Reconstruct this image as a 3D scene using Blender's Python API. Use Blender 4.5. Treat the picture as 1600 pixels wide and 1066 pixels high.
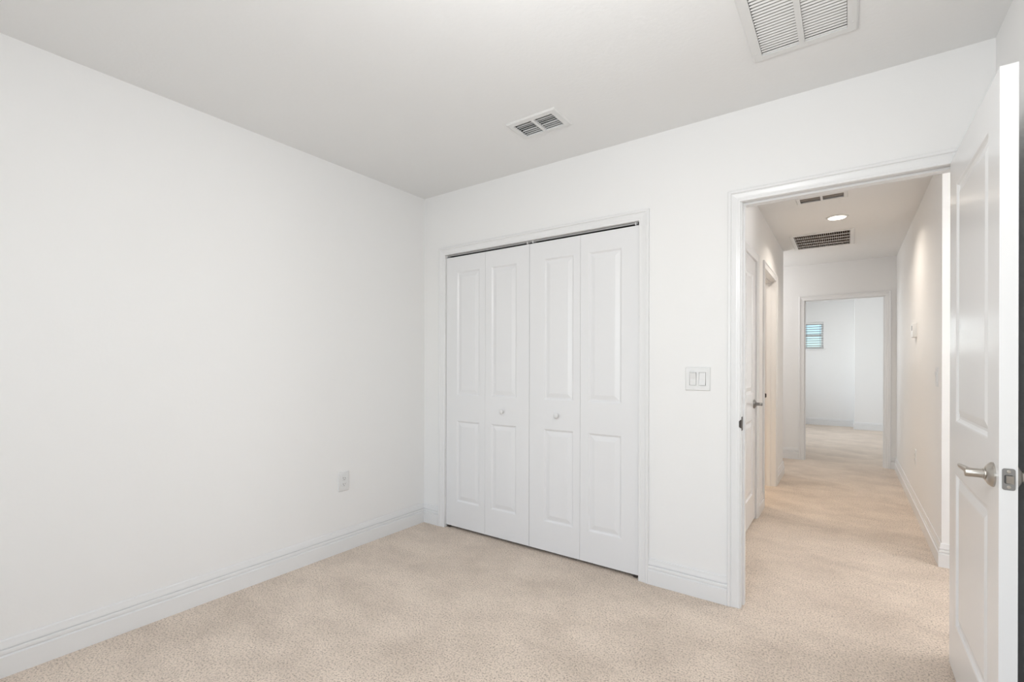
import bpy, bmesh, math
from mathutils import Vector, Matrix

for o in list(bpy.data.objects):
    bpy.data.objects.remove(o)
SC = bpy.context.scene
COL = SC.collection

# ------------------------------------------------------------------ camera
F_PX, YAW, HORIZON, ROLL = 738.0, 0.617786, 569.33, 0.0023988
CAM = Vector((2.61512, -2.53249, 1.19072))
fw = Vector((-math.sin(YAW), math.cos(YAW), 0))
r0 = Vector((math.cos(YAW), math.sin(YAW), 0))
u0 = Vector((0, 0, 1))
rt = math.cos(ROLL) * r0 + math.sin(ROLL) * u0
up = -math.sin(ROLL) * r0 + math.cos(ROLL) * u0
cam_data = bpy.data.cameras.new('camera')
cam_data.sensor_width = 36.0
cam_data.lens = F_PX / 1600.0 * 36.0
cam_data.shift_y = (HORIZON - 533.0) / 1600.0
cam_data.clip_start = 0.02
cam = bpy.data.objects.new('camera', cam_data)
COL.objects.link(cam)
cam.matrix_world = Matrix(((rt.x, up.x, -fw.x, CAM.x), (rt.y, up.y, -fw.y, CAM.y), (rt.z, up.z, -fw.z, CAM.z), (0, 0, 0, 1)))
SC.camera = cam

# ------------------------------------------------------------------ world, daylight, exposure
world = bpy.data.worlds.new('sky')
SC.world = world
world.use_nodes = True
wn = world.node_tree.nodes
wl = world.node_tree.links
sky = wn.new('ShaderNodeTexSky')
sky.sky_type = 'NISHITA'
sky.sun_disc = False
sky.sun_elevation = math.radians(48)
sky.sun_rotation = math.radians(200)
sky.dust_density = 0.6
sky.ozone_density = 2.0
wn['Background'].inputs['Strength'].default_value = 0.20
wl.new(sky.outputs['Color'], wn['Background'].inputs['Color'])

SC.view_settings.view_transform = 'Standard'
SC.view_settings.look = 'None'
SC.view_settings.gamma = 1.0
SC.view_settings.use_curve_mapping = False
SC.view_settings.exposure = 0.0


def area_light(name, loc, direction, sx, sy, power, color):
    d = bpy.data.lights.new(name, 'AREA')
    d.shape = 'RECTANGLE'
    d.size, d.size_y, d.energy, d.color = sx, sy, power, color
    o = bpy.data.objects.new(name, d)
    COL.objects.link(o)
    o.location = loc
    o.rotation_euler = Vector(direction).to_track_quat('-Z', 'Y').to_euler()
    return o


# daylight entering through the bedroom window (in the wall behind the camera) and the far room's side window
area_light('bedroom_window_daylight', (1.70, -4.42, 1.30), (0, 1, 0), 2.2, 1.6, 37, (0.95, 0.975, 1.0))
area_light('far_room_window_daylight', (0.18, 6.9, 1.45), (1, 0, 0), 2.2, 1.3, 86, (0.98, 0.99, 1.0))
area_light('far_wall_window_daylight', (1.28, 8.84, 1.72), (0, -1, 0), 0.96, 0.66, 14, (1.0, 1.0, 1.0))
LP_ROOM, LP_HALL, LP_NOOK, LP_CORNER, LP_BATH = 25.5, 7.1, 24.0, 12.0, 5.0  # powers of the hall downlight and of the added fill lights

# ------------------------------------------------------------------ materials
MATS = {}


def principled(name, color, rough=0.5, metal=0.0, spec=0.5):
    m = bpy.data.materials.new(name)
    m.use_nodes = True
    b = m.node_tree.nodes['Principled BSDF']
    b.inputs['Base Color'].default_value = (*color, 1)
    b.inputs['Roughness'].default_value = rough
    b.inputs['Metallic'].default_value = metal
    b.inputs['Specular IOR Level'].default_value = spec
    MATS[name] = m
    return m, m.node_tree.nodes, m.node_tree.links, b


def add_bump(nodes, links, b, scale, strength, distance, detail=3.0, stretch=(1, 1, 1)):
    tc = nodes.new('ShaderNodeTexCoord')
    mp = nodes.new('ShaderNodeMapping')
    mp.inputs['Scale'].default_value = stretch
    n = nodes.new('ShaderNodeTexNoise')
    n.inputs['Scale'].default_value = scale
    n.inputs['Detail'].default_value = detail
    bp = nodes.new('ShaderNodeBump')
    bp.inputs['Strength'].default_value = strength
    bp.inputs['Distance'].default_value = distance
    links.new(tc.outputs['Object'], mp.inputs['Vector'])
    links.new(mp.outputs['Vector'], n.inputs['Vector'])
    links.new(n.outputs['Fac'], bp.inputs['Height'])
    links.new(bp.outputs['Normal'], b.inputs['Normal'])


m, n, l, b = principled('wall_paint', (0.925, 0.92, 0.912), 0.55, 0, 0.35)
add_bump(n, l, b, 55, 0.10, 0.004)
m, n, l, b = principled('ceiling_paint', (0.905, 0.905, 0.90), 0.85, 0, 0.2)
add_bump(n, l, b, 62, 0.16, 0.005, 4)
m, n, l, b = principled('trim_paint', (0.88, 0.88, 0.88), 0.28, 0, 0.5)
m, n, l, b = principled('door_paint', (0.87, 0.87, 0.872), 0.24, 0, 0.5)
add_bump(n, l, b, 130, 0.05, 0.002, 3, (1, 1, 0.08))
m, n, l, b = principled('closet_door_paint', (0.87, 0.87, 0.878), 0.30, 0, 0.5)
principled('plastic_white', (0.82, 0.82, 0.815), 0.3)
principled('slot_dark', (0.06, 0.06, 0.06), 0.6)
principled('vent_paint', (0.82, 0.82, 0.81), 0.4)
principled('duct_dark', (0.085, 0.09, 0.097), 0.8)
principled('duct_grey', (0.45, 0.45, 0.445), 0.8)
principled('duct_brown', (0.24, 0.19, 0.16), 0.8)
principled('fin_shaded', (0.50, 0.45, 0.41), 0.6)  # brown-grey stands in for shade on the hall grille fins; louvers share it
principled('gap_pad', (0.62, 0.62, 0.61), 0.9)
m, n, l, b = principled('satin_nickel', (0.50, 0.47, 0.43), 0.28, 1.0)
add_bump(n, l, b, 300, 0.04, 0.001)
m, n, l, b = principled('latch_metal', (0.30, 0.295, 0.29), 0.35, 1.0)
add_bump(n, l, b, 900, 0.2, 0.001)
principled('track_metal', (0.42, 0.42, 0.42), 0.5, 0.3)
principled('dark_bronze', (0.10, 0.09, 0.085), 0.4, 0.8)
principled('blind_vinyl', (0.85, 0.85, 0.84), 0.45)
m, n, l, b = principled('blind_slat', (0.86, 0.86, 0.85), 0.45)
tl = n.new('ShaderNodeBsdfTranslucent')
tl.inputs['Color'].default_value = (0.86, 0.87, 0.88, 1)
mx = n.new('ShaderNodeMixShader')
mx.inputs['Fac'].default_value = 0.40
l.new(b.outputs['BSDF'], mx.inputs[1])
l.new(tl.outputs['BSDF'], mx.inputs[2])
l.new(mx.outputs['Shader'], n['Material Output'].inputs['Surface'])
principled('cord_grey', (0.30, 0.31, 0.33), 0.7)
principled('closet_shade', (0.30, 0.30, 0.30), 0.8)  # wall colour darkened to deepen the shade behind the closet doors

# lamp lens
m, n, l, b = principled('lamp_lens', (0.9, 0.88, 0.84), 0.5)
b.inputs['Emission Color'].default_value = (1.0, 0.90, 0.78, 1)
b.inputs['Emission Strength'].default_value = 6.0

# window glass: thin pane, clear with a fresnel reflection; the small far pane is tinted
def pane_glass(name, tint):
    m = bpy.data.materials.new(name)
    m.use_nodes = True
    n, l = m.node_tree.nodes, m.node_tree.links
    n.remove(n['Principled BSDF'])
    tr = n.new('ShaderNodeBsdfTransparent')
    tr.inputs['Color'].default_value = (*tint, 1)
    gl = n.new('ShaderNodeBsdfGlossy')
    gl.inputs['Roughness'].default_value = 0.02
    fr = n.new('ShaderNodeFresnel')
    fr.inputs['IOR'].default_value = 1.45
    mx = n.new('ShaderNodeMixShader')
    l.new(fr.outputs['Fac'], mx.inputs['Fac'])
    l.new(tr.outputs['BSDF'], mx.inputs[1])
    l.new(gl.outputs['BSDF'], mx.inputs[2])
    l.new(mx.outputs['Shader'], n['Material Output'].inputs['Surface'])
    MATS[name] = m


pane_glass('window_glass', (0.94, 0.96, 0.97))
pane_glass('tinted_glass', (0.80, 0.88, 0.95))

# carpet: beige cut pile, darker flecks, brushed patches
m, n, l, b = principled('carpet', (0.55, 0.46, 0.37), 0.95, 0, 0.05)
b.inputs['Sheen Weight'].default_value = 0.25
b.inputs['Sheen Roughness'].default_value = 0.6
tc = n.new('ShaderNodeTexCoord')


def noise(scale, detail, rough, vec=None):
    x = n.new('ShaderNodeTexNoise')
    x.inputs['Scale'].default_value = scale
    x.inputs['Detail'].default_value = detail
    x.inputs['Roughness'].default_value = rough
    l.new(vec if vec is not None else tc.outputs['Object'], x.inputs['Vector'])
    return x.outputs['Fac']


def ramp(fac, p0, c0, p1, c1):
    r = n.new('ShaderNodeValToRGB')
    e = r.color_ramp.elements
    e[0].position, e[0].color = p0, (*c0, 1)
    e[1].position, e[1].color = p1, (*c1, 1)
    l.new(fac, r.inputs['Fac'])
    return r.outputs['Color']


def mix(kind, fac, a, c):
    x = n.new('ShaderNodeMix')
    x.data_type = 'RGBA'
    x.blend_type = kind
    if isinstance(fac, float):
        x.inputs['Factor'].default_value = fac
    else:
        l.new(fac, x.inputs['Factor'])
    l.new(a, x.inputs['A'])
    l.new(c, x.inputs['B'])
    return x.outputs['Result']


mpa = n.new('ShaderNodeMapping')
mpa.inputs['Rotation'].default_value = (0, 0, 0.9)
mpa.inputs['Scale'].default_value = (1.0, 1.45, 1.0)
l.new(tc.outputs['Object'], mpa.inputs['Vector'])
fleck = ramp(noise(130, 4, 0.75), 0.37, (0.42, 0.33, 0.25), 0.51, (0.90, 0.765, 0.645))
fine = ramp(noise(300, 2, 0.6), 0.28, (0.80, 0.79, 0.78), 0.60, (1.05, 1.05, 1.05))
patch = ramp(noise(2.3, 9, 0.72, mpa.outputs['Vector']), 0.36, (0.84, 0.825, 0.81), 0.60, (1.05, 1.05, 1.05))
c = mix('MULTIPLY', 1.0, fleck, fine)
c = mix('MULTIPLY', 1.0, c, patch)
l.new(c, b.inputs['Base Color'])
bp = n.new('ShaderNodeBump')
bp.inputs['Strength'].default_value = 0.55
bp.inputs['Distance'].default_value = 0.01
l.new(noise(150, 3, 0.6), bp.inputs['Height'])
l.new(bp.outputs['Normal'], b.inputs['Normal'])


# ------------------------------------------------------------------ mesh helpers
def link(name, bm, mat, parent=None, smooth=None):
    bmesh.ops.recalc_face_normals(bm, faces=bm.faces)
    me = bpy.data.meshes.new(name)
    bm.to_mesh(me)
    bm.free()
    me.materials.append(MATS[mat])
    if smooth:
        me.polygons.foreach_set('use_smooth', [True] * len(me.polygons))
        me.set_sharp_from_angle(angle=math.radians(smooth))
    o = bpy.data.objects.new(name, me)
    COL.objects.link(o)
    if parent is not None:
        o.parent = parent
        o.matrix_parent_inverse = Matrix.Translation(parent_world(parent)).inverted()
    return o


def parent_world(o):
    v = Vector(o.location)
    return v if o.parent is None else Vector(o['origin'])


def tag(o, label, cat, kind=None, group=None):
    o['label'] = label
    o['category'] = cat
    if kind:
        o['kind'] = kind
    if group:
        o['group'] = group
    return o


def thing(name, loc, label, cat, kind=None, group=None):
    o = bpy.data.objects.new(name, None)
    o.empty_display_size = 0.05
    COL.objects.link(o)
    o.location = loc
    return tag(o, label, cat, kind, group)


def sub(name, bm, mat, part, smooth=None):
    """a mesh in world coordinates under a part whose own mesh is in world coordinates too"""
    o = link(name, bm, mat, None, smooth)
    o.parent = part
    return o


def box(bm, x0, x1, y0, y1, z0, z1, bevel=0.0):
    v = [bm.verts.new((x, y, z)) for x in (x0, x1) for y in (y0, y1) for z in (z0, z1)]
    q = [(0, 1, 3, 2), (4, 6, 7, 5), (0, 4, 5, 1), (2, 3, 7, 6), (0, 2, 6, 4), (1, 5, 7, 3)]
    fs = [bm.faces.new([v[i] for i in f]) for f in q]
    if bevel:
        es = {e for f in fs for e in f.edges}
        bmesh.ops.bevel(bm, geom=list(es), offset=bevel, segments=2, affect='EDGES', profile=0.5)
    return bm


def B(*a, **k):
    return box(bmesh.new(), *a, **k)


def grid_slab(us, vs, holes, place, t0, t1):
    """slab in (u, v) with rectangular holes: place(u, v, t) -> xyz.  holes: (u0, u1, v0, v1)"""
    us = sorted(set(us) | {h[0] for h in holes} | {h[1] for h in holes})
    vs = sorted(set(vs) | {h[2] for h in holes} | {h[3] for h in holes})
    us = [u for u in us if min(us[0], us[-1]) <= u]
    bm = bmesh.new()
    cache = {}

    def V(i, j, k):
        if (i, j, k) not in cache:
            cache[(i, j, k)] = bm.verts.new(place(us[i], vs[j], (t0, t1)[k]))
        return cache[(i, j, k)]

    def solid(i, j):
        if not (0 <= i < len(us) - 1 and 0 <= j < len(vs) - 1):
            return False
        cu, cv = (us[i] + us[i + 1]) / 2, (vs[j] + vs[j + 1]) / 2
        return not any(h[0] < cu < h[1] and h[2] < cv < h[3] for h in holes)

    for i in range(len(us) - 1):
        for j in range(len(vs) - 1):
            if not solid(i, j):
                continue
            for k in (0, 1):
                bm.faces.new([V(i, j, k), V(i + 1, j, k), V(i + 1, j + 1, k), V(i, j + 1, k)])
            if not solid(i - 1, j):
                bm.faces.new([V(i, j, 0), V(i, j + 1, 0), V(i, j + 1, 1), V(i, j, 1)])
            if not solid(i + 1, j):
                bm.faces.new([V(i + 1, j, 0), V(i + 1, j + 1, 0), V(i + 1, j + 1, 1), V(i + 1, j, 1)])
            if not solid(i, j - 1):
                bm.faces.new([V(i, j, 0), V(i + 1, j, 0), V(i + 1, j, 1), V(i, j, 1)])
            if not solid(i, j + 1):
                bm.faces.new([V(i, j + 1, 0), V(i + 1, j + 1, 0), V(i + 1, j + 1, 1), V(i, j + 1, 1)])
    return bm


def prism(bm, loop_a, loop_b):
    """closed prism between two equally long 3-D loops"""
    a = [bm.verts.new(p) for p in loop_a]
    c = [bm.verts.new(p) for p in loop_b]
    k = len(a)
    for i in range(k):
        bm.faces.new([a[i], a[(i + 1) % k], c[(i + 1) % k], c[i]])
    bm.faces.new(a[::-1])
    bm.faces.new(c)
    return bm


def lathe(bm, origin, axis, prof, seg=32, up=(0, 0, 1)):
    """prof: (t along axis, radius)"""
    ax = Vector(axis).normalized()
    e1 = Vector(up) - ax * ax.dot(Vector(up))
    e1.normalize()
    e2 = ax.cross(e1)
    rings = []
    for t, r in prof:
        c0 = Vector(origin) + ax * t
        if r < 1e-6:
            rings.append([bm.verts.new(c0)])
        else:
            rings.append([bm.verts.new(c0 + r * (math.cos(2 * math.pi * i / seg) * e1 + math.sin(2 * math.pi * i / seg) * e2)) for i in range(seg)])
    for p, q in zip(rings, rings[1:]):
        for i in range(seg):
            j = (i + 1) % seg
            if len(p) == 1 and len(q) == 1:
                continue
            if len(p) == 1:
                bm.faces.new([p[0], q[i], q[j]])
            elif len(q) == 1:
                bm.faces.new([p[i], p[j], q[0]])
            else:
                bm.faces.new([p[i], p[j], q[j], q[i]])
    for r_, flip in ((rings[0], True), (rings[-1], False)):
        if len(r_) > 1:
            bm.faces.new(r_[::-1] if flip else r_)
    return bm


def rounded_plate(bm, place, w, h, t, rad, edge, seg=5):
    """plate with rounded corners and a bevelled front: place(u, v, d)"""
    def ring(inset, d):
        r = max(rad - inset, 0.0004)
        hw, hh = w / 2 - inset, h / 2 - inset
        out = []
        for cx_, cy_, a0 in ((hw - r, hh - r, 0), (-hw + r, hh - r, 90), (-hw + r, -hh + r, 180), (hw - r, -hh + r, 270)):
            for s in range(seg + 1):
                a = math.radians(a0 + 90 * s / seg)
                out.append(place(cx_ + r * math.cos(a), cy_ + r * math.sin(a), d))
        return out
    loops = [ring(0, 0), ring(0, t - edge), ring(edge * 0.35, t - edge * 0.3), ring(edge, t)]
    vs = [[bm.verts.new(p) for p in lp] for lp in loops]
    k = len(vs[0])
    for p, q in zip(vs, vs[1:]):
        for i in range(k):
            bm.faces.new([p[i], p[(i + 1) % k], q[(i + 1) % k], q[i]])
    bm.faces.new(vs[0][::-1])
    bm.faces.new(vs[-1])
    return bm


# base profile (depth out of the wall, height)
BASE = [(0, 0.137), (0.0050, 0.137), (0.0062, 0.1345), (0.0070, 0.1260), (0.0100, 0.1100), (0.0105, 0.1070), (0.0055, 0.1050), (0.0050, 0.1020),
        (0.0115, 0.1000), (0.0125, 0.0960), (0.0125, 0.0870), (0.0110, 0.0845), (0.0085, 0.0830), (0.0085, 0.0805), (0.0160, 0.0770), (0.0160, 0.0), (0, 0.0)]
# casing profile (distance from the opening, depth out of the wall), 57 mm wide
CASE = [(0, 0), (0, 0.008), (0.003, 0.0100), (0.010, 0.0105), (0.012, 0.0090), (0.020, 0.0095), (0.036, 0.0130), (0.038, 0.0112), (0.0405, 0.0112),
        (0.0425, 0.0150), (0.0445, 0.0165), (0.0535, 0.0165), (0.057, 0.0135), (0.057, 0)]


def base_run(bm, a, c, out, ma=0, mc=0):
    """baseboard from a to c (xy); out = unit xy away from the wall; ma/mc: +1 outside corner, -1 inside corner, 0 square end"""
    a, c, out = Vector(a), Vector(c), Vector(out)
    d = (c - a).normalized()
    la = [(a + out * p[0] - d * (ma * p[0])).to_3d() + Vector((0, 0, p[1])) for p in BASE]
    lc = [(c + out * p[0] + d * (mc * p[0])).to_3d() + Vector((0, 0, p[1])) for p in BASE]
    return prism(bm, la, lc)


def casing(parent, place, s0, s1, zt, mat='trim_paint', z0=0.0):
    """three mitred pieces round an opening: place(s, z, d)"""
    bm = prism(bmesh.new(), [place(s0 - u, z0, d) for u, d in CASE], [place(s0 - u, zt + u, d) for u, d in CASE])
    link('casing_side', bm, mat, parent)
    bm = prism(bmesh.new(), [place(s1 + u, z0, d) for u, d in CASE], [place(s1 + u, zt + u, d) for u, d in CASE])
    link('casing_side', bm, mat, parent)
    bm = prism(bmesh.new(), [place(s0 - u, zt + u, d) for u, d in CASE], [place(s1 + u, zt + u, d) for u, d in CASE])
    link('casing_head', bm, mat, parent)


H = 2.44
T = 0.10

# ------------------------------------------------------------------ floor and ceiling
bm = grid_slab([-0.1, 4.5], [-4.3, 8.9], [], lambda u, v, t: (u, v, t), -0.08, 0.0)
tag(link('floor', bm, 'carpet'), 'beige cut pile carpet running from the bedroom through the hall', 'carpet', 'structure')

# ceiling openings for the grilles (x0, x1, y0, y1)
V1 = (1.187, 1.417, -0.515, -0.385)
V2 = (2.333, 2.612, -0.800, -0.403)
V3 = (2.182, 2.632, 2.805, 3.405)
V4 = (2.318, 2.590, 1.618, 1.727)
bm = grid_slab([-0.1, 4.5], [-4.3, 8.9], [V1, V2, V3, V4], lambda u, v, t: (u, v, t), H, H + 0.12)
tag(link('ceiling', bm, 'ceiling_paint'), 'white lightly textured ceiling above bedroom and hall', 'ceiling', 'structure')

# ------------------------------------------------------------------ walls
def wall(name, axis, at0, at1, span, holes, label, mat='wall_paint'):
    if axis == 'x':      # plane at x = const, runs along y
        place = lambda u, v, t: (t, u, v)
    else:
        place = lambda u, v, t: (u, t, v)
    bm = grid_slab(list(span), [0.0, H], holes, place, at0, at1)
    return tag(link(name, bm, mat), label, 'wall', 'structure')


CX0, CX1, CZ = 0.217, 1.677, 1.984          # closet opening
DX0, DX1, DZ = 2.172, 3.003, 2.008          # bedroom doorway, rough
RW = 3.073                                  # right wall of the bedroom
LX = 2.037                                  # left wall of the hall
HX = 3.070                                  # right wall of the hall
EY = 4.410                                  # end wall of the hall
FY, FY2, FX2 = 8.670, 8.290, 2.722          # far room wall, its step

wall('wall_left', 'x', -0.1, 0.0, (-4.3, 0.0), [], 'plain white bedroom wall with one outlet low on it')
wall('wall_back', 'y', 0.0, T, (-0.1, 4.4), [(CX0, CX1, 0, CZ), (DX0, DX1, 0, DZ)], 'white bedroom wall holding the closet and the doorway')
wall('wall_right', 'x', RW, RW + 0.1, (-4.3, 0.0), [], 'white bedroom wall behind the open door')
WX0, WX1, WZ0, WZ1 = 0.6, 2.8, 0.50, 2.1
wall('wall_front', 'y', -4.3, -4.2, (0.0, RW), [(WX0, WX1, WZ0, WZ1)], 'white bedroom wall with the window that lights the room')
wall('wall_hall_left', 'x', LX - T, LX, (T, 3.42), [(0.86, 1.54, 0, 1.995), (1.93, 2.74, 0, 2.02)], 'hall wall with a closed door and an open doorway')
wall('wall_hall_right', 'x', HX, HX + 0.12, (1.22, EY), [], 'plain hall wall carrying the thermostat')
wall('wall_hall_nook', 'y', 1.22, 1.32, (HX + 0.12, 4.4), [], 'hall wall turning off behind the open bedroom door')
wall('wall_hall_side', 'x', 4.4, 4.5, (T, 1.32), [], 'hall wall closing the side passage')
wall('wall_hall_end', 'y', EY, EY + T, (0.4, 3.9), [(2.158, 2.979, 0, 2.012)], 'hall end wall with the doorway into the far room')
wall('wall_bath_side', 'x', 0.3, 0.4, (0.76, EY + T), [], 'wall closing the rooms beside the hall')
wall('wall_bath_back', 'y', 3.32, 3.42, (0.4, LX - T), [], 'wall between the side room and the hall corner')
wall('wall_bath_front', 'y', 0.76, 0.86, (0.4, LX - T), [], 'wall behind the closet')
wall('wall_bath_mid', 'y', 1.66, 1.74, (0.4, LX - T), [], 'wall between the closed door and the open doorway')
wall('wall_far_back', 'y', FY, FY + T, (0.3, FX2), [(1.885, 2.225, 1.515, 2.046), (0.80, 1.76, 1.40, 2.05)], 'far room wall with a small high window')
wall('wall_far_step', 'y', FY2, FY + T, (FX2, 3.9), [], 'part of the far room wall standing forward')
wall('wall_far_left', 'x', 0.3, 0.4, (EY + T, FY), [(5.8, 8.0, 0.8, 2.1)], 'far room wall with the large window')
wall('wall_far_right', 'x', 3.9, 4.0, (EY, FY + T), [], 'far room wall out of sight beyond the doorway')
wall('wall_closet_back', 'y', 0.70, 0.76, (-0.1, LX - T), [], 'back wall of the closet', 'closet_shade')
wall('wall_closet_left', 'x', -0.1, 0.0, (T, 0.70), [], 'side wall of the closet', 'closet_shade')
wall('wall_closet_right', 'x', 1.80, 1.86, (T, 0.70), [], 'side wall of the closet by the doorway', 'closet_shade')

# ------------------------------------------------------------------ baseboards
def baseboard(name, runs, label):
    bm = bmesh.new()
    for r in runs:
        base_run(bm, *r)
    return tag(link(name, bm, 'trim_paint'), label, 'baseboard', 'structure')


baseboard('baseboard_left', [((0, -4.2), (0, 0), (1, 0), -1, -1)], 'white stepped baseboard along the plain bedroom wall')
baseboard('baseboard_corner', [((0, 0), (0.160, 0), (0, -1), -1, 0)], 'short white baseboard between room corner and closet casing')
baseboard('baseboard_back', [((1.734, 0), (2.131, 0), (0, -1), 0, 0)], 'white baseboard between the closet and the doorway')
baseboard('baseboard_right', [((RW, -4.2), (RW, 0), (-1, 0), -1, 0)], 'white baseboard behind the open door')
baseboard('baseboard_hall_right', [((HX, EY), (HX, 1.22), (-1, 0), -1, 1), ((HX, 1.22), (4.4, 1.22), (0, -1), 1, 0)],
          'white baseboard along the hall wall and round its near corner')
baseboard('baseboard_hall_left', [((LX, 1.612), (LX, 1.868), (1, 0), 0, 0)], 'short white baseboard between the two hall door casings')
baseboard('baseboard_hall_corner', [((LX, 2.800), (LX, 3.42), (1, 0), 0, 1), ((LX, 3.42), (0.4, 3.42), (0, 1), 1, 0)],
          'white baseboard past the open hall doorway to the corner')
baseboard('baseboard_hall_end', [((0.4, EY), (2.113, EY), (0, -1), 0, 0)], 'white baseboard on the hall end wall beside the doorway')
baseboard('baseboard_hall_stub', [((3.022, EY), (HX, EY), (0, -1), 0, -1)], 'tiny baseboard piece between far doorway and hall corner')
baseboard('baseboard_far_back', [((0.4, FY), (FX2, FY), (0, -1), 0, -1), ((FX2, FY), (FX2, FY2), (-1, 0), -1, 1)], 'white baseboard below the small far window')
baseboard('baseboard_far_step', [((FX2, FY2), (3.9, FY2), (0, -1), 1, 0)], 'white baseboard on the forward part of the far wall')

# ------------------------------------------------------------------ closet trim, track and bifold doors
back = lambda s, z, d: (s, -d, z)
t = thing('trim_1', (0.95, 0, 0), 'white moulded casing round the closet opening', 'casing', 'structure')
casing(t, back, CX0, CX1, CZ)

t = thing('door_track', (0.95, 0.02, CZ), 'grey metal track under the closet head above the bifold doors', 'door track')
bm = bmesh.new()
for y0, y1, z0, z1 in ((0.0095, 0.0110, CZ - 0.0110, CZ - 0.0022), (0.0110, 0.0125, CZ - 0.0110, CZ - 0.0100)):
    box(bm, CX0 + 0.012, CX1 - 0.012, y0, y1, z0, z1)
link('rail', bm, 'track_metal', t)
bm = bmesh.new()
box(bm, CX0 + 0.001, CX1 - 0.001, 0.0126, 0.0980, CZ - 0.0030, CZ - 0.0006)
box(bm, CX0 + 0.001, CX1 - 0.001, 0.0600, 0.0615, CZ - 0.0200, CZ - 0.0030)
link('shade_channel', bm, 'slot_dark', t)  # dark colour stands for the shade inside the track
for x in (CX0 + 0.004, 0.925, 0.968, CX1 - 0.028):
    bm = B(x, x + 0.006, 0.008, 0.040, CZ - 0.017, CZ - 0.0006)
    link('bracket', bm, 'plastic_white', t)


def panel_rings(bm, place, u0, u1, v0, v1, prof):
    """nested rectangles; prof: (inset, depth) list, first is (0,0).  place(u, v, d)"""
    prev = None
    for ins, d in prof:
        lp = [bm.verts.new(place(u, v, d)) for u, v in ((u0 + ins, v0 + ins), (u1 - ins, v0 + ins), (u1 - ins, v1 - ins), (u0 + ins, v1 - ins))]
        if prev:
            for i in range(4):
                bm.faces.new([prev[i], prev[(i + 1) % 4], lp[(i + 1) % 4], lp[i]])
        prev = lp
    bm.faces.new(prev)


def panel_leaf(place, w, h, thick, panels, prof, both=False):
    """moulded door leaf: place(u, v, d); d = 0 is the face towards the viewer, d = thick the other one"""
    bm = bmesh.new()
    us = sorted({0.0, w} | {p[0] for p in panels} | {p[1] for p in panels})
    vs = sorted({0.0, h} | {p[2] for p in panels} | {p[3] for p in panels})

    def face(pl, with_panels):
        for i in range(len(us) - 1):
            for j in range(len(vs) - 1):
                cu, cv = (us[i] + us[i + 1]) / 2, (vs[j] + vs[j + 1]) / 2
                if with_panels and any(p[0] < cu < p[1] and p[2] < cv < p[3] for p in panels):
                    continue
                bm.faces.new([bm.verts.new(pl(u, v, 0)) for u, v in ((us[i], vs[j]), (us[i + 1], vs[j]), (us[i + 1], vs[j + 1]), (us[i], vs[j + 1]))])
        if with_panels:
            for p in panels:
                panel_rings(bm, pl, *p, prof)
    face(place, True)
    face(lambda u, v, d: place(u, v, thick - d), both)
    for k in range(len(us) - 1):
        for v in (0.0, h):
            bm.faces.new([bm.verts.new(place(u, v, d)) for u, d in ((us[k], 0), (us[k + 1], 0), (us[k + 1], thick), (us[k], thick))])
    for k in range(len(vs) - 1):
        for u in (0.0, w):
            bm.faces.new([bm.verts.new(place(u, v, d)) for v, d in ((vs[k], 0), (vs[k + 1], 0), (vs[k + 1], thick), (vs[k], thick))])
    bmesh.ops.remove_doubles(bm, verts=bm.verts, dist=1e-5)
    return bm


BIFOLD = [(0, 0), (0.004, 0.0005), (0.013, 0.0085), (0.018, 0.0085), (0.022, 0.0075), (0.042, 0.0022), (0.045, 0.0018)]
LW, LZ0, LH = 0.3615, 0.020, 1.944
leaf_x = [CX0 + 0.003, CX0 + 0.003 + LW + 0.0015, 0.9470, 0.9470 + LW + 0.0015]
stile_l = [0.100, 0.050, 0.107, 0.050]
PW = 0.2125
for d in (0, 1):
    lab = ('white bifold closet door nearer the room corner, two hinged leaves', 'white bifold closet door nearer the light switch, two hinged leaves')[d]
    t = thing('door_%d' % (d + 1), (leaf_x[2 * d] + LW, 0.03, LZ0), lab, 'closet door', 'structure')
    for k in (0, 1):
        i = 2 * d + k
        x0 = leaf_x[i]
        pn = [(stile_l[i], stile_l[i] + PW, 0.180, 0.767), (stile_l[i], stile_l[i] + PW, 0.946, 1.837)]
        bm = panel_leaf(lambda u, v, dd, x0=x0: (x0 + u, 0.010 + dd, LZ0 + v), LW, LH, 0.032, pn, BIFOLD)
        leaf = link('leaf', bm, 'closet_door_paint', t)
        if (d, k) in ((0, 1), (1, 0)):
            kx = (0.735, 1.154)[d]
            bm = lathe(bmesh.new(), (kx, 0.0099, 0.874), (0, -1, 0),
                       [(0, 0.011), (0.002, 0.011), (0.004, 0.0075), (0.010, 0.0075), (0.014, 0.012), (0.019, 0.0155), (0.024, 0.0155), (0.028, 0.012), (0.030, 0.006), (0.0305, 0)], 28)
            kn = link('knob', bm, 'plastic_white', None, 35)
            kn.parent = leaf
            kn.matrix_parent_inverse = Matrix.Translation(Vector(t.location)).inverted() @ Matrix.Identity(4)
            kn.matrix_parent_inverse = Matrix.Identity(4)
        if (d, k) in ((0, 0), (1, 1)):
            px = (x0 + 0.012, x0 + LW - 0.026)[k]
            bm = B(px, px + 0.014, 0.018, 0.034, LZ0 + LH, LZ0 + LH + 0.008)
            link('pivot', bm, 'track_metal', t)
            bm = B(px - 0.004, px + 0.018, 0.014, 0.036, 0.004, LZ0)
            link('pivot', bm, 'dark_bronze', t)

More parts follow.
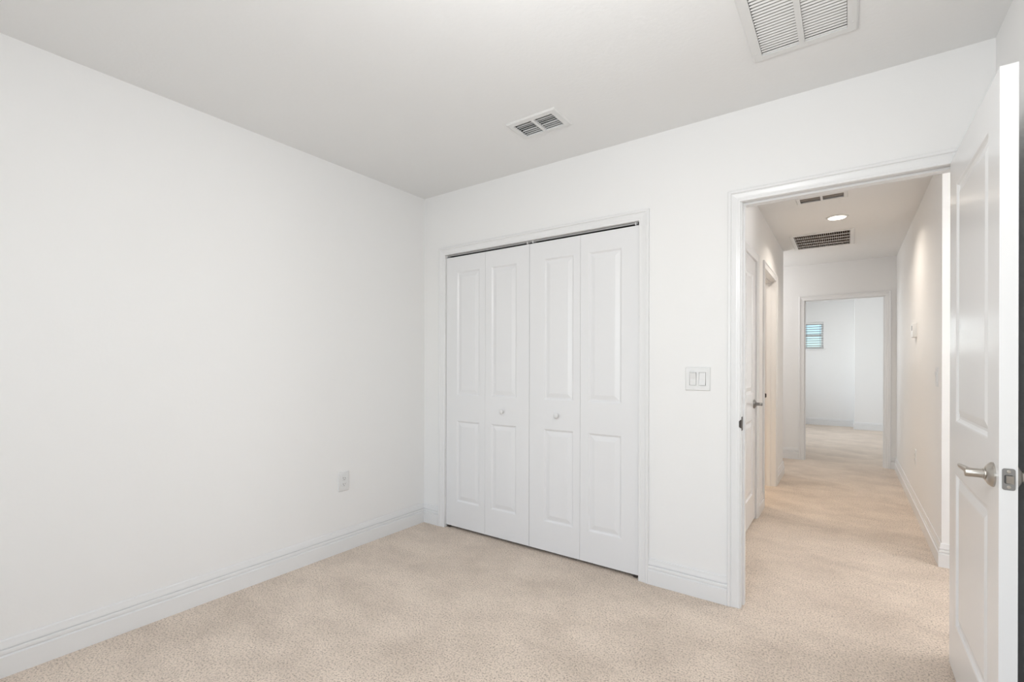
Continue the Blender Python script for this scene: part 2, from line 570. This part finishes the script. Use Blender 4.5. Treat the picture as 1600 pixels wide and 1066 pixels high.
# ------------------------------------------------------------------ bedroom doorway: casing, jamb, strike
JX0, JX1, JZ = 2.192, 2.987, 1.992
t = thing('trim_2', (2.59, 0, 0), 'white casing and jamb round the bedroom doorway', 'casing', 'structure')
casing(t, back, JX0 - 0.004, JX1 + 0.004, JZ - 0.004)
bm = bmesh.new()
box(bm, DX0, JX0, 0.0, T, 0, JZ)
box(bm, JX1, DX1, 0.0, T, 0, JZ)
box(bm, DX0, DX1, 0.0, T, JZ, DZ)
link('jamb', bm, 'trim_paint', t)
bm = bmesh.new()
box(bm, JX0, JX0 + 0.008, 0.040, 0.074, 0, JZ - 0.011)
box(bm, JX1 - 0.008, JX1, 0.040, 0.074, 0, JZ - 0.011)
box(bm, JX0, JX1, 0.040, 0.074, JZ - 0.011, JZ)
link('door_stop', bm, 'trim_paint', t)
# hall side casing
casing(t, lambda s, z, d: (s, T + d, z), JX0 - 0.004, JX1 + 0.004, JZ - 0.004)
# strike plate with its rolled lip at the room edge
bm = prism(bmesh.new(), [(JX0 + 0.0015, 0.030, z) for z in (0.868, 0.935)] + [(JX0, 0.030, z) for z in (0.935, 0.868)],
           [(JX0 + 0.0015, 0.001, z) for z in (0.868, 0.935)] + [(JX0, 0.001, z) for z in (0.935, 0.868)])
lip = [(0.001, 0.0015), (-0.006, 0.0010), (-0.0115, -0.0025), (-0.0135, -0.007)]
for (y0, o0), (y1, o1), (za, zb), (zc, zd) in zip(lip, lip[1:], ((0.880, 0.923), (0.881, 0.922), (0.883, 0.920)), ((0.881, 0.922), (0.883, 0.920), (0.888, 0.915))):
    prism(bm, [(JX0 + o0, y0, za), (JX0 + o0, y0, zb), (JX0 + o0 - 0.0014, y0, zb), (JX0 + o0 - 0.0014, y0, za)],
          [(JX0 + o1, y1, zc), (JX0 + o1, y1, zd), (JX0 + o1 - 0.0014, y1, zd), (JX0 + o1 - 0.0014, y1, zc)])
link('strike_plate', bm, 'dark_bronze', t)


# ------------------------------------------------------------------ lever sets
def lever_set(parent, origin, out, along, reach=0.088, length=0.112, mat='satin_nickel'):
    """rose, neck and lever; out = away from the door face, along = where the lever points"""
    o_, a_ = Vector(out), Vector(along)
    p0 = Vector(origin)
    bm = lathe(bmesh.new(), p0 + o_ * 0.012, o_, [(0, 0.0155), (0.006, 0.0140), (0.0065, 0.0150), (0.0085, 0.0150), (0.0090, 0.0125), (reach - 0.0135, 0.0122), (reach - 0.012, 0.0112)], 28)
    # lever: tapering bar leaving the side of the neck, bowing outwards to its tip
    rings = []
    steps = 12
    for i in range(steps + 1):
        s = i / steps
        c0 = p0 + o_ * (reach - 0.0105 + 0.0085 * s * s) + a_ * (0.002 + length * s) + Vector((0, 0, 0.0015 * s))
        hh = 0.0110 - 0.0055 * s
        ww = 0.0085 - 0.0045 * s
        if i == steps:
            hh, ww = hh * 0.6, ww * 0.6
        rings.append([c0 + o_ * (ww * math.cos(q)) + Vector((0, 0, 1)) * (hh * math.sin(q)) for q in [2 * math.pi * k / 16 for k in range(16)]])
    vr = [[bm.verts.new(p) for p in r] for r in rings]
    for p, q in zip(vr, vr[1:]):
        for k in range(16):
            bm.faces.new([p[k], p[(k + 1) % 16], q[(k + 1) % 16], q[k]])
    bm.faces.new(vr[0][::-1])
    bm.faces.new(vr[-1])
    h = link('lever_handle', bm, mat, parent, 40)
    bm = lathe(bmesh.new(), p0, o_, [(0, 0.0340), (0.004, 0.0340), (0.006, 0.0325), (0.011, 0.0285), (0.015, 0.0215), (0.0165, 0.0185)], 36)
    r = link('rose', bm, mat, None, 35)
    r.parent = h
    return h


# ------------------------------------------------------------------ open bedroom door
DFX, DTH, DY0, DY1, DZ0, DH = 2.945, 0.036, -0.750, -0.006, 0.018, 1.972
t = thing('door_3', (DFX + DTH, DY1, DZ0), 'white two panel bedroom door standing open with satin nickel lever', 'door', 'structure')
MOULD = [(0, 0), (0.005, 0.0010), (0.010, 0.0060), (0.016, 0.0085), (0.024, 0.0085), (0.030, 0.0065), (0.048, 0.0020), (0.052, 0.0016)]
pn = [(0.128, 0.620, 0.195, 0.768), (0.128, 0.620, 0.960, 1.852)]
bm = panel_leaf(lambda u, v, d: (DFX + d, DY1 - u, DZ0 + v), DY1 - DY0, DH, DTH, pn, MOULD, both=True)
leaf = link('leaf', bm, 'door_paint', t)
lever_set(t, (DFX, -0.690, 0.888), (-1, 0, 0), (0, 1, 0), reach=0.058, length=0.105)
lever_set(t, (DFX + DTH, -0.690, 0.888), (1, 0, 0), (0, 1, 0), reach=0.058, length=0.105)
edge = lambda u, v, d: (2.9635 + u, DY0 - d, 0.8885 + v)
bm = rounded_plate(bmesh.new(), edge, 0.0255, 0.0575, 0.0018, 0.0055, 0.0006)
lp_ = link('latch_plate', bm, 'latch_metal', t)
bm = bmesh.new()
k = [(-0.0050, -0.0100), (0.0078, -0.0100), (0.0078, 0.0100), (-0.0050, 0.0100)]
prism(bm, [edge(u, v, 0.0015) for u, v in k], [edge(u, v, dd) for (u, v), dd in zip(k, (0.0035, 0.0115, 0.0115, 0.0035))])
sub('latch_bolt', bm, 'satin_nickel', lp_)
bm = rounded_plate(bmesh.new(), edge, 0.0175, 0.0235, 0.0020, 0.004, 0.0002)
sub('latch_opening', bm, 'slot_dark', lp_)
for v in (-0.0205, 0.0205):
    bm = lathe(bmesh.new(), edge(0, v, 0.0012), (0, -1, 0), [(0, 0.0042), (0.0010, 0.0042), (0.0016, 0.0030), (0.0017, 0)], 18)
    box(bm, 2.9635 - 0.0010, 2.9635 + 0.0010, DY0 - 0.0034, DY0 - 0.0028, 0.8885 + v - 0.0010, 0.8885 + v + 0.0010)
    sub('screw', bm, 'satin_nickel', lp_)
for z in (0.25, 1.02, 1.78):
    bm = lathe(bmesh.new(), (DFX + DTH + 0.004, 0.002, z - 0.045), (0, 0, 1), [(0, 0.006), (0.09, 0.006)], 14, (1, 0, 0))
    link('hinge', bm, 'satin_nickel', t, 35)

# ------------------------------------------------------------------ hall: closed door and open doorway on its wall
hall = lambda s, z, d: (LX + d, s, z)
t = thing('trim_3', (LX, 1.2, 0), 'casing round the closed door in the hall', 'casing', 'structure')
casing(t, hall, 0.876, 1.536, 1.988)
bm = bmesh.new()
box(bm, LX - T, LX, 0.86, 0.8785, 0, 1.995)
box(bm, LX - T, LX, 1.5325, 1.54, 0, 1.995)
box(bm, LX - T, LX, 0.8785, 1.5325, 1.987, 1.995)
box(bm, LX - T, LX - 0.039, 0.8785, 0.8905, 0, 1.987)
box(bm, LX - T, LX - 0.039, 1.5205, 1.5325, 0, 1.987)
box(bm, LX - T, LX - 0.039, 0.8905, 1.5205, 1.975, 1.987)
link('jamb', bm, 'trim_paint', t)
t = thing('door_4', (LX - 0.03, 0.88, 0.015), 'closed white panel door on the hall wall with a nickel lever', 'door', 'structure')
pn = [(0.118, 0.533, 0.195, 0.768), (0.118, 0.533, 0.960, 1.852)]
bm = panel_leaf(lambda u, v, d: (LX - 0.003 - d, 0.880 + u, 0.015 + v), 0.651, 1.970, 0.035, pn, MOULD)
link('leaf', bm, 'door_paint', t)
lever_set(t, (LX - 0.003, 1.465, 0.893), (1, 0, 0), (0, -1, 0), reach=0.058, length=0.105, mat='latch_metal')  # darker metal puts the shade on this lever into its colour

t = thing('trim_4', (LX, 2.33, 0), 'casing and jamb round the open hall doorway', 'casing', 'structure')
casing(t, hall, 1.944, 2.726, 2.008)
bm = bmesh.new()
box(bm, LX - T, LX, 1.93, 1.948, 0, 2.004)
box(bm, LX - T, LX, 2.722, 2.74, 0, 2.004)
box(bm, LX - T, LX, 1.93, 2.74, 2.004, 2.02)
link('jamb', bm, 'trim_paint', t)
bm = bmesh.new()
box(bm, LX - 0.075, LX - 0.040, 2.712, 2.722, 0, 2.004)
box(bm, LX - 0.075, LX - 0.040, 1.948, 2.712, 1.994, 2.004)
link('door_stop', bm, 'trim_paint', t)
bm = bmesh.new()
prism(bm, [(LX + 0.002, 1.951, z) for z in (0.91, 0.955)] + [(LX + 0.002, 1.949, z) for z in (0.955, 0.91)],
      [(LX + 0.022, 1.947, z) for z in (0.918, 0.947)] + [(LX + 0.022, 1.945, z) for z in (0.947, 0.918)])
link('strike_plate', bm, 'dark_bronze', t)

# doorway at the end of the hall
end = lambda s, z, d: (s, EY - d, z)
t = thing('trim_5', (2.57, EY, 0), 'casing and jamb round the far doorway at the hall end', 'casing', 'structure')
casing(t, end, 2.172, 2.965, 1.994)
casing(t, lambda s, z, d: (s, EY + T + d, z), 2.172, 2.965, 1.994)
bm = bmesh.new()
box(bm, 2.158, 2.176, EY, EY + T, 0, 1.998)
box(bm, 2.961, 2.979, EY, EY + T, 0, 1.998)
box(bm, 2.158, 2.979, EY, EY + T, 1.998, 2.012)
link('jamb', bm, 'door_paint', t)
bm = bmesh.new()
box(bm, 2.176, 2.184, EY + 0.030, EY + 0.062, 0, 1.988)
box(bm, 2.953, 2.961, EY + 0.030, EY + 0.062, 0, 1.988)
box(bm, 2.176, 2.961, EY + 0.030, EY + 0.062, 1.988, 1.998)
link('door_stop', bm, 'trim_paint', t)
for z in (0.20, 0.96):
    bm = B(2.176, 2.179, EY + 0.066, EY + 0.098, z, z + 0.09)
    link('hinge', bm, 'dark_bronze', t)

# ------------------------------------------------------------------ windows
def window(name, place, u0, u1, v0, v1, label, glass='window_glass', rail=True):
    t = thing(name, place((u0 + u1) / 2, v0, 0.03), label, 'window', 'structure')
    bm = grid_slab([u0, u1], [v0, v1], [(u0 + 0.04, u1 - 0.04, v0 + 0.04, v1 - 0.04)], place, 0.02, 0.07)
    if rail:
        vm = (v0 + v1) / 2
        a, c_ = place(u0 + 0.04, vm - 0.02, 0.025), place(u1 - 0.04, vm + 0.02, 0.065)
        box(bm, min(a[0], c_[0]), max(a[0], c_[0]), min(a[1], c_[1]), max(a[1], c_[1]), a[2], c_[2])
    link('frame', bm, 'blind_vinyl', t)
    a, c_ = place(u0 + 0.035, v0 + 0.035, 0.043), place(u1 - 0.035, v1 - 0.035, 0.047)
    bm = B(min(a[0], c_[0]), max(a[0], c_[0]), min(a[1], c_[1]), max(a[1], c_[1]), a[2], c_[2])
    link('pane', bm, glass, t)
    return t


t = window('window_1', lambda u, v, d: (u, FY + T - 0.075 + d, v), 1.885, 2.225, 1.515, 2.046, 'small high window in the far room behind white blinds', 'tinted_glass')
bm = B(1.865, 2.245, FY - 0.022, FY + 0.045, 1.490, 1.5149, bevel=0.004)
link('sill', bm, 'trim_paint', t)
window('window_4', lambda u, v, d: (u, FY + T - 0.075 + d, v), 0.80, 1.76, 1.40, 2.05, 'far room window beside the small one')
window('window_2', lambda u, v, d: (u, -4.2 - 0.02 - d, v), WX0, WX1, WZ0, WZ1, 'bedroom window behind the viewer')
window('window_3', lambda u, v, d: (0.4 - 0.02 - d, u, v), 5.8, 8.0, 0.8, 2.1, 'large side window of the far room')

t = thing('window_blind', (2.055, FY + 0.03, 2.04), 'open white slatted blind in the small window of the far room', 'blind')
bm = B(1.889, 2.221, FY + 0.004, FY + 0.044, 2.004, 2.044)
link('headrail', bm, 'blind_vinyl', t)
bm = bmesh.new()
ns = 10
for i in range(ns):
    z = 1.575 + i * 0.0465
    prism(bm, [(x, FY + 0.002, z - 0.004) for x in (1.889, 2.221)] + [(x, FY + 0.002, z - 0.001) for x in (2.221, 1.889)],
          [(x, FY + 0.044, z + 0.010) for x in (1.889, 2.221)] + [(x, FY + 0.044, z + 0.013) for x in (2.221, 1.889)])
link('slats', bm, 'blind_slat', t)
bm = B(1.889, 2.221, FY + 0.006, FY + 0.042, 1.518, 1.548, bevel=0.003)
link('bottom_rail', bm, 'blind_slat', t)
for x in (1.940, 2.165):
    bm = bmesh.new()
    for y in (FY + 0.001, FY + 0.045):
        box(bm, x, x + 0.004, y - 0.0008, y + 0.0008, 1.53, 2.01)
    link('ladder_cord', bm, 'cord_grey', t)

# ------------------------------------------------------------------ ceiling grilles
def vent_frame(bm, o, i, drop, bar=None):
    """o, i: outer/inner (x0,x1,y0,y1); bevelled rim under the ceiling"""
    loops = []
    for (x0, x1, y0, y1), z in ((o, H), (o, H - drop * 0.45), ((o[0] + 0.006, o[1] - 0.006, o[2] + 0.006, o[3] - 0.006), H - drop), (i, H - drop), (i, H + 0.012)):
        loops.append([bm.verts.new(p) for p in ((x0, y0, z), (x1, y0, z), (x1, y1, z), (x0, y1, z))])
    for p, q in zip(loops, loops[1:]):
        for k in range(4):
            bm.faces.new([p[k], p[(k + 1) % 4], q[(k + 1) % 4], q[k]])
    if bar:
        box(bm, bar[0], bar[1], i[2], i[3], H - drop, H + 0.004)
    return bm


def duct(parent, i, mat):
    e = 0.003
    bm = bmesh.new()
    x0, x1, y0, y1 = i[0] - e, i[1] + e, i[2] - e, i[3] + e
    z0, z1 = H + 0.121, H + 0.30
    x0, x1, y0, y1 = x0 - 0.01, x1 + 0.01, y0 - 0.01, y1 + 0.01
    v = [bm.verts.new((x, y, z)) for z in (z0, z1) for x, y in ((x0, y0), (x1, y0), (x1, y1), (x0, y1))]
    for k in range(4):
        bm.faces.new([v[k], v[(k + 1) % 4], v[4 + (k + 1) % 4], v[4 + k]])
    bm.faces.new(v[4:])
    link('duct', bm, mat, parent)
    # liner inside the ceiling opening
    bm = bmesh.new()
    g = 0.0015
    a = [(i[0] + g, i[2] + g), (i[1] - g, i[2] + g), (i[1] - g, i[3] - g), (i[0] + g, i[3] - g)]
    v = [bm.verts.new((x, y, z)) for z in (H + 0.013, H + 0.121) for x, y in a]
    for k in range(4):
        bm.faces.new([v[k], v[(k + 1) % 4], v[4 + (k + 1) % 4], v[4 + k]])
    link('duct_liner', bm, mat, parent)


def vane(bm, x0, x1, y, z, depth, ang, th=0.0012, curve=0.0):
    """louver along x, tilted by ang from horizontal (in y-z)"""
    c_, s_ = math.cos(ang), math.sin(ang)
    pts = []
    for k in range(5):
        q = -0.5 + k / 4
        bow = curve * (1 - 4 * q * q)
        pts.append((y + depth * q * c_ - bow * s_, z + depth * q * s_ + bow * c_))
    low = pts
    upp = [(a - th * s_, bb + th * c_) for a, bb in pts]
    ring = low + upp[::-1]
    prism(bm, [(x0, a, bb) for a, bb in ring], [(x1, a, bb) for a, bb in ring])


# supply register in the bedroom ceiling
t = thing('ceiling_vent', (1.305, -0.455, H), 'small white two bank supply vent in the bedroom ceiling above the closet', 'vent')
o1 = (1.160, 1.452, -0.549, -0.357)
link('frame', vent_frame(bmesh.new(), o1, V1, 0.008, (1.294, 1.310)), 'vent_paint', t)
bm = bmesh.new()
for i in range(7):
    y = V1[2] + 0.015 + i * 0.0182
    for x0, x1 in ((V1[0] + 0.002, 1.2935), (1.3105, V1[1] - 0.002)):
        vane(bm, x0, x1, y, H + 0.006, 0.021, math.radians((40, 60, 47, 42, 58, 54, 56)[i]), 0.0010, 0.002)
link('louvers', bm, 'vent_paint', t)
duct(t, V1, 'duct_dark')

# return grille in the bedroom ceiling
t = thing('return_grille', (2.472, -0.6, H), 'large white return grille with fine slats in the bedroom ceiling near the door', 'vent')
o2 = (2.297, 2.645, -0.836, -0.369)
link('frame', vent_frame(bmesh.new(), o2, V2, 0.009, (2.4600, 2.4790)), 'vent_paint', t)
bm = bmesh.new()
y = V2[2] + 0.005
while y < V2[3] - 0.001:
    for x0, x1 in ((V2[0] + 0.001, 2.4598), (2.4792, V2[1] - 0.001)):
        vane(bm, x0, x1, y, H - 0.003, 0.0066, math.radians(-32), 0.0008)
    y += 0.0168
link('slats', bm, 'vent_paint', t)
link('filter', B(V2[0] + 0.002, V2[1] - 0.002, V2[2] + 0.002, V2[3] - 0.002, H + 0.0125, H + 0.030), 'gap_pad', t)  # backing pad added to catch light so the slat gaps turn grey
for x, y in ((2.315, -0.43), (2.628, -0.43)):
    link('screw', lathe(bmesh.new(), (x, y, H - 0.0088), (0, 0, -1), [(0, 0.004), (0.001, 0.0035), (0.0016, 0)], 14, (1, 0, 0)), 'vent_paint', t)
duct(t, V2, 'duct_grey')

# return grille in the hall ceiling
t = thing('return_grille', (2.407, 3.105, H), 'return grille with shade-toned fins and dark cells in the hall ceiling beyond the downlight', 'vent')
o3 = (V3[0] - 0.035, V3[1] + 0.035, V3[2] - 0.035, V3[3] + 0.035)
link('frame', vent_frame(bmesh.new(), o3, V3, 0.008), 'vent_paint', t)
bm = bmesh.new()
nx = 27
for i in range(nx):
    x = V3[0] + 0.008 + i * (V3[1] - V3[0] - 0.016) / (nx - 1)
    box(bm, x - 0.0018, x + 0.0018, V3[2] + 0.0006, V3[3] - 0.0006, H - 0.004, H + 0.010)
link('fins', bm, 'fin_shaded', t)
bm = bmesh.new()
for i in range(1, 5):
    y = V3[2] + i * (V3[3] - V3[2]) / 5
    box(bm, V3[0] + 0.0006, V3[1] - 0.0006, y - 0.009, y + 0.009, H - 0.0065, H - 0.0045)
link('cross_bars', bm, 'vent_paint', t)
duct(t, V3, 'duct_brown')

# supply register in the hall ceiling
t = thing('ceiling_vent', (2.454, 1.672, H), 'slim two bank supply vent in the hall ceiling just inside the doorway', 'vent')
o4 = (V4[0] - 0.026, V4[1] + 0.026, V4[2] - 0.026, V4[3] + 0.026)
link('frame', vent_frame(bmesh.new(), o4, V4, 0.007, (2.447, 2.461)), 'vent_paint', t)
bm = bmesh.new()
for i in range(6):
    y = V4[2] + 0.012 + i * 0.0170
    for x0, x1 in ((V4[0] + 0.002, 2.4465), (2.4615, V4[1] - 0.002)):
        vane(bm, x0, x1, y, H + 0.008, 0.017, math.radians(68), 0.0010, 0.0015)
link('louvers', bm, 'fin_shaded', t)
duct(t, V4, 'duct_brown')

# recessed light in the hall ceiling
LXY = (2.540, 2.308)
t = thing('downlight', (LXY[0], LXY[1], H), 'round lit recessed light in the hall ceiling', 'light')
bm = lathe(bmesh.new(), (LXY[0], LXY[1], H), (0, 0, -1), [(0, 0.082), (0.004, 0.082), (0.007, 0.076), (0.007, 0.064), (0.0045, 0.0632)], 40, (1, 0, 0))
link('trim_ring', bm, 'vent_paint', t, 30)
bm = lathe(bmesh.new(), (LXY[0], LXY[1], H - 0.0046), (0, 0, -1), [(0, 0.0630), (0.0018, 0.0620), (0.0024, 0.0400), (0.0026, 0)], 40, (1, 0, 0))
link('lens', bm, 'lamp_lens', t, 60)
ld = bpy.data.lights.new('downlight_lamp', 'AREA')
ld.shape, ld.size, ld.energy, ld.color, ld.spread = 'DISK', 0.12, LP_HALL, (1.0, 0.90, 0.79), math.radians(142)
lo = bpy.data.objects.new('downlight_lamp', ld)
COL.objects.link(lo)
lo.location = (LXY[0], LXY[1], H - 0.012)

ld = bpy.data.lights.new('passage_fill', 'POINT')  # unseen fill added to even out the hall from the side passage
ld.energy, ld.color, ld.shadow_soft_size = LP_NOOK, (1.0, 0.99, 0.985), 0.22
lo = bpy.data.objects.new('passage_fill', ld)
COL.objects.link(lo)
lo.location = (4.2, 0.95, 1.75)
ld = bpy.data.lights.new('hall_corner_fill', 'POINT')  # second unseen hall fill, added in the widened corner
ld.energy, ld.color, ld.shadow_soft_size = LP_CORNER, (1.0, 0.99, 0.985), 0.22
lo = bpy.data.objects.new('hall_corner_fill', ld)
COL.objects.link(lo)
lo.location = (1.2, 3.92, 1.9)

# added bedroom fill light on an invented stem, out of the camera's view
t = thing('fill_light', (2.2, -1.85, H), 'added fill light on a short stem under the bedroom ceiling, out of view', 'light')
bm = lathe(bmesh.new(), (2.2, -1.85, H), (0, 0, -1), [(0, 0.065), (0.020, 0.065), (0.028, 0.040), (0.032, 0.009), (0.340, 0.009), (0.345, 0.035), (0.362, 0.045), (0.366, 0.0)], 32, (1, 0, 0))
link('stem', bm, 'satin_nickel', t, 30)
ld = bpy.data.lights.new('bedroom_fill_lamp', 'POINT')
ld.energy, ld.color, ld.shadow_soft_size = LP_ROOM, (0.985, 0.995, 1.0), 0.11
lo = bpy.data.objects.new('bedroom_fill_lamp', ld)
COL.objects.link(lo)
lo.location = (2.2, -1.85, H - 0.50)

ld = bpy.data.lights.new('side_room_fill', 'AREA')  # unseen light added to brighten the jamb of the side doorway
ld.shape, ld.size, ld.energy, ld.color, ld.spread = 'DISK', 0.14, LP_BATH, (1.0, 0.92, 0.84), math.radians(150)
lo = bpy.data.objects.new('side_room_fill', ld)
COL.objects.link(lo)
lo.location = (1.50, 2.25, H - 0.012)
ld = bpy.data.lights.new('low_warm_fill', 'POINT')  # low warm light added for the glow on jamb and hall floor
ld.energy, ld.color, ld.shadow_soft_size = 2.2, (1.0, 0.66, 0.32), 0.04
lo = bpy.data.objects.new('low_warm_fill', ld)
COL.objects.link(lo)
lo.location = (1.62, 2.12, 0.40)


# ------------------------------------------------------------------ switches, outlets, thermostat
def rocker_switch(place, cu, cv, gangs, label, cat='light switch'):
    t = thing('light_switch', place(cu, cv, 0), label, cat)
    w = 0.070 + 0.046 * (gangs - 1) + (0.006 if gangs > 1 else 0)
    pl = lambda u, v, d: place(cu + u, cv + v, d)
    gaps = [((g - (gangs - 1) / 2) * 0.046 - 0.0172, (g - (gangs - 1) / 2) * 0.046 + 0.0172, -0.0340, 0.0340) for g in range(gangs)]
    bm = grid_slab([-w / 2 + 0.003, w / 2 - 0.003], [-0.057, 0.057], gaps, pl, 0.0002, 0.0064)
    for u0, u1, v0, v1 in ((-w / 2, -w / 2 + 0.003, -0.060, 0.060), (w / 2 - 0.003, w / 2, -0.060, 0.060)):
        inner, outer = (u1, u0) if u0 < 0 else (u0, u1)
        prism(bm, [pl(outer, v0, 0.0002), pl(inner, v0 + 0.003, 0.0002), pl(inner, v0 + 0.003, 0.0064), pl(outer, v0, 0.0034)],
              [pl(outer, v1, 0.0002), pl(inner, v1 - 0.003, 0.0002), pl(inner, v1 - 0.003, 0.0064), pl(outer, v1, 0.0034)])
    for outer, inner in ((-0.060, -0.057), (0.060, 0.057)):
        prism(bm, [pl(-w / 2, outer, 0.0002), pl(-w / 2 + 0.003, inner, 0.0002), pl(-w / 2 + 0.003, inner, 0.0064), pl(-w / 2, outer, 0.0034)],
              [pl(w / 2, outer, 0.0002), pl(w / 2 - 0.003, inner, 0.0002), pl(w / 2 - 0.003, inner, 0.0064), pl(w / 2, outer, 0.0034)])
    link('cover_plate', bm, 'plastic_white', t)
    for g in range(gangs):
        u0 = (g - (gangs - 1) / 2) * 0.046
        pf = lambda u, v, d, u0=u0: place(cu + u0 + u, cv + v, d)
        bm = bmesh.new()
        tip = 0.0125 if g % 2 == 0 else 0.0075
        low = 0.0075 if g % 2 == 0 else 0.0125
        hw, hv = 0.0155, 0.0320
        prism(bm, [pf(-hw, v, d) for v, d in ((-hv, 0.0005), (-hv, low), (0, 0.0078), (hv, tip), (hv, 0.0005))], [pf(hw, v, d) for v, d in ((-hv, 0.0005), (-hv, low), (0, 0.0078), (hv, tip), (hv, 0.0005))])
        link('rocker', bm, 'plastic_white', t)
        for v in (-0.0485, 0.0485):
            a, c_ = Vector(pf(0, v, 0.006)), Vector(pf(0, v, 0.02))
            link('screw', lathe(bmesh.new(), a, c_ - a, [(0, 0.0033), (0.0007, 0.0030), (0.0010, 0)], 12, (0.1, 0.1, 1)), 'vent_paint', t)
    return t


def outlet(place, cu, cv, label):
    t = thing('wall_outlet', place(cu, cv, 0), label, 'outlet')
    pl = lambda u, v, d: place(cu + u, cv + v, d)
    link('cover_plate', rounded_plate(bmesh.new(), pl, 0.076, 0.122, 0.0060, 0.005, 0.003), 'plastic_white', t, 30)
    for s in (-1, 1):
        pf = lambda u, v, d, s=s: place(cu + u, cv + s * 0.0195 + v, d)
        rc = link('receptacle', rounded_plate(bmesh.new(), pf, 0.034, 0.029, 0.0078, 0.0105, 0.0010), 'plastic_white', t, 30)
        bm = bmesh.new()
        for u0, hw, hv, dv in ((-0.0065, 0.0011, 0.0046, 0.003), (0.0065, 0.0011, 0.0038, 0.003)):
            prism(bm, [pf(u0 - hw, v + dv, d) for v, d in ((-hv, 0.0070), (-hv, 0.0081), (hv, 0.0081), (hv, 0.0070))], [pf(u0 + hw, v + dv, d) for v, d in ((-hv, 0.0070), (-hv, 0.0081), (hv, 0.0081), (hv, 0.0070))])
        a, c_ = Vector(pf(0, -0.0075, 0.0070)), Vector(pf(0, -0.0075, 0.02))
        lathe(bm, a, c_ - a, [(0, 0.0024), (0.0011, 0.0024)], 12, (0.1, 0.1, 1))
        sub('slots', bm, 'slot_dark', rc)
    a, c_ = Vector(pl(0, 0, 0.0058)), Vector(pl(0, 0, 0.02))
    link('screw', lathe(bmesh.new(), a, c_ - a, [(0, 0.0033), (0.0007, 0.0030), (0.0010, 0)], 12, (0.1, 0.1, 1)), 'vent_paint', t)
    return t


rocker_switch(back, 1.988, 1.118, 2, 'white double rocker switch between the closet and the doorway')
rocker_switch(lambda s, z, d: (HX - d, s, z), 1.395, 1.117, 1, 'white single switch on the hall wall near its front corner')
outlet(lambda s, z, d: (d, s, z), -0.702, 0.4435, 'white duplex outlet low on the plain bedroom wall')
outlet(lambda s, z, d: (HX - d, s, z), 2.515, 0.4435, 'white duplex outlet low on the hall wall below the thermostat')

t = thing('thermostat', (HX, 2.52, 1.475), 'small white thermostat on the hall wall', 'thermostat')
th = lambda u, v, d: (HX - d, 2.52 + u, 1.476 + v)
link('body', rounded_plate(bmesh.new(), th, 0.110, 0.118, 0.026, 0.008, 0.004), 'plastic_white', t, 30)
link('screen', rounded_plate(bmesh.new(), lambda u, v, d: th(u, v + 0.018, d + 0.0258), 0.060, 0.040, 0.0006, 0.002, 0.0002), 'cord_grey', t)
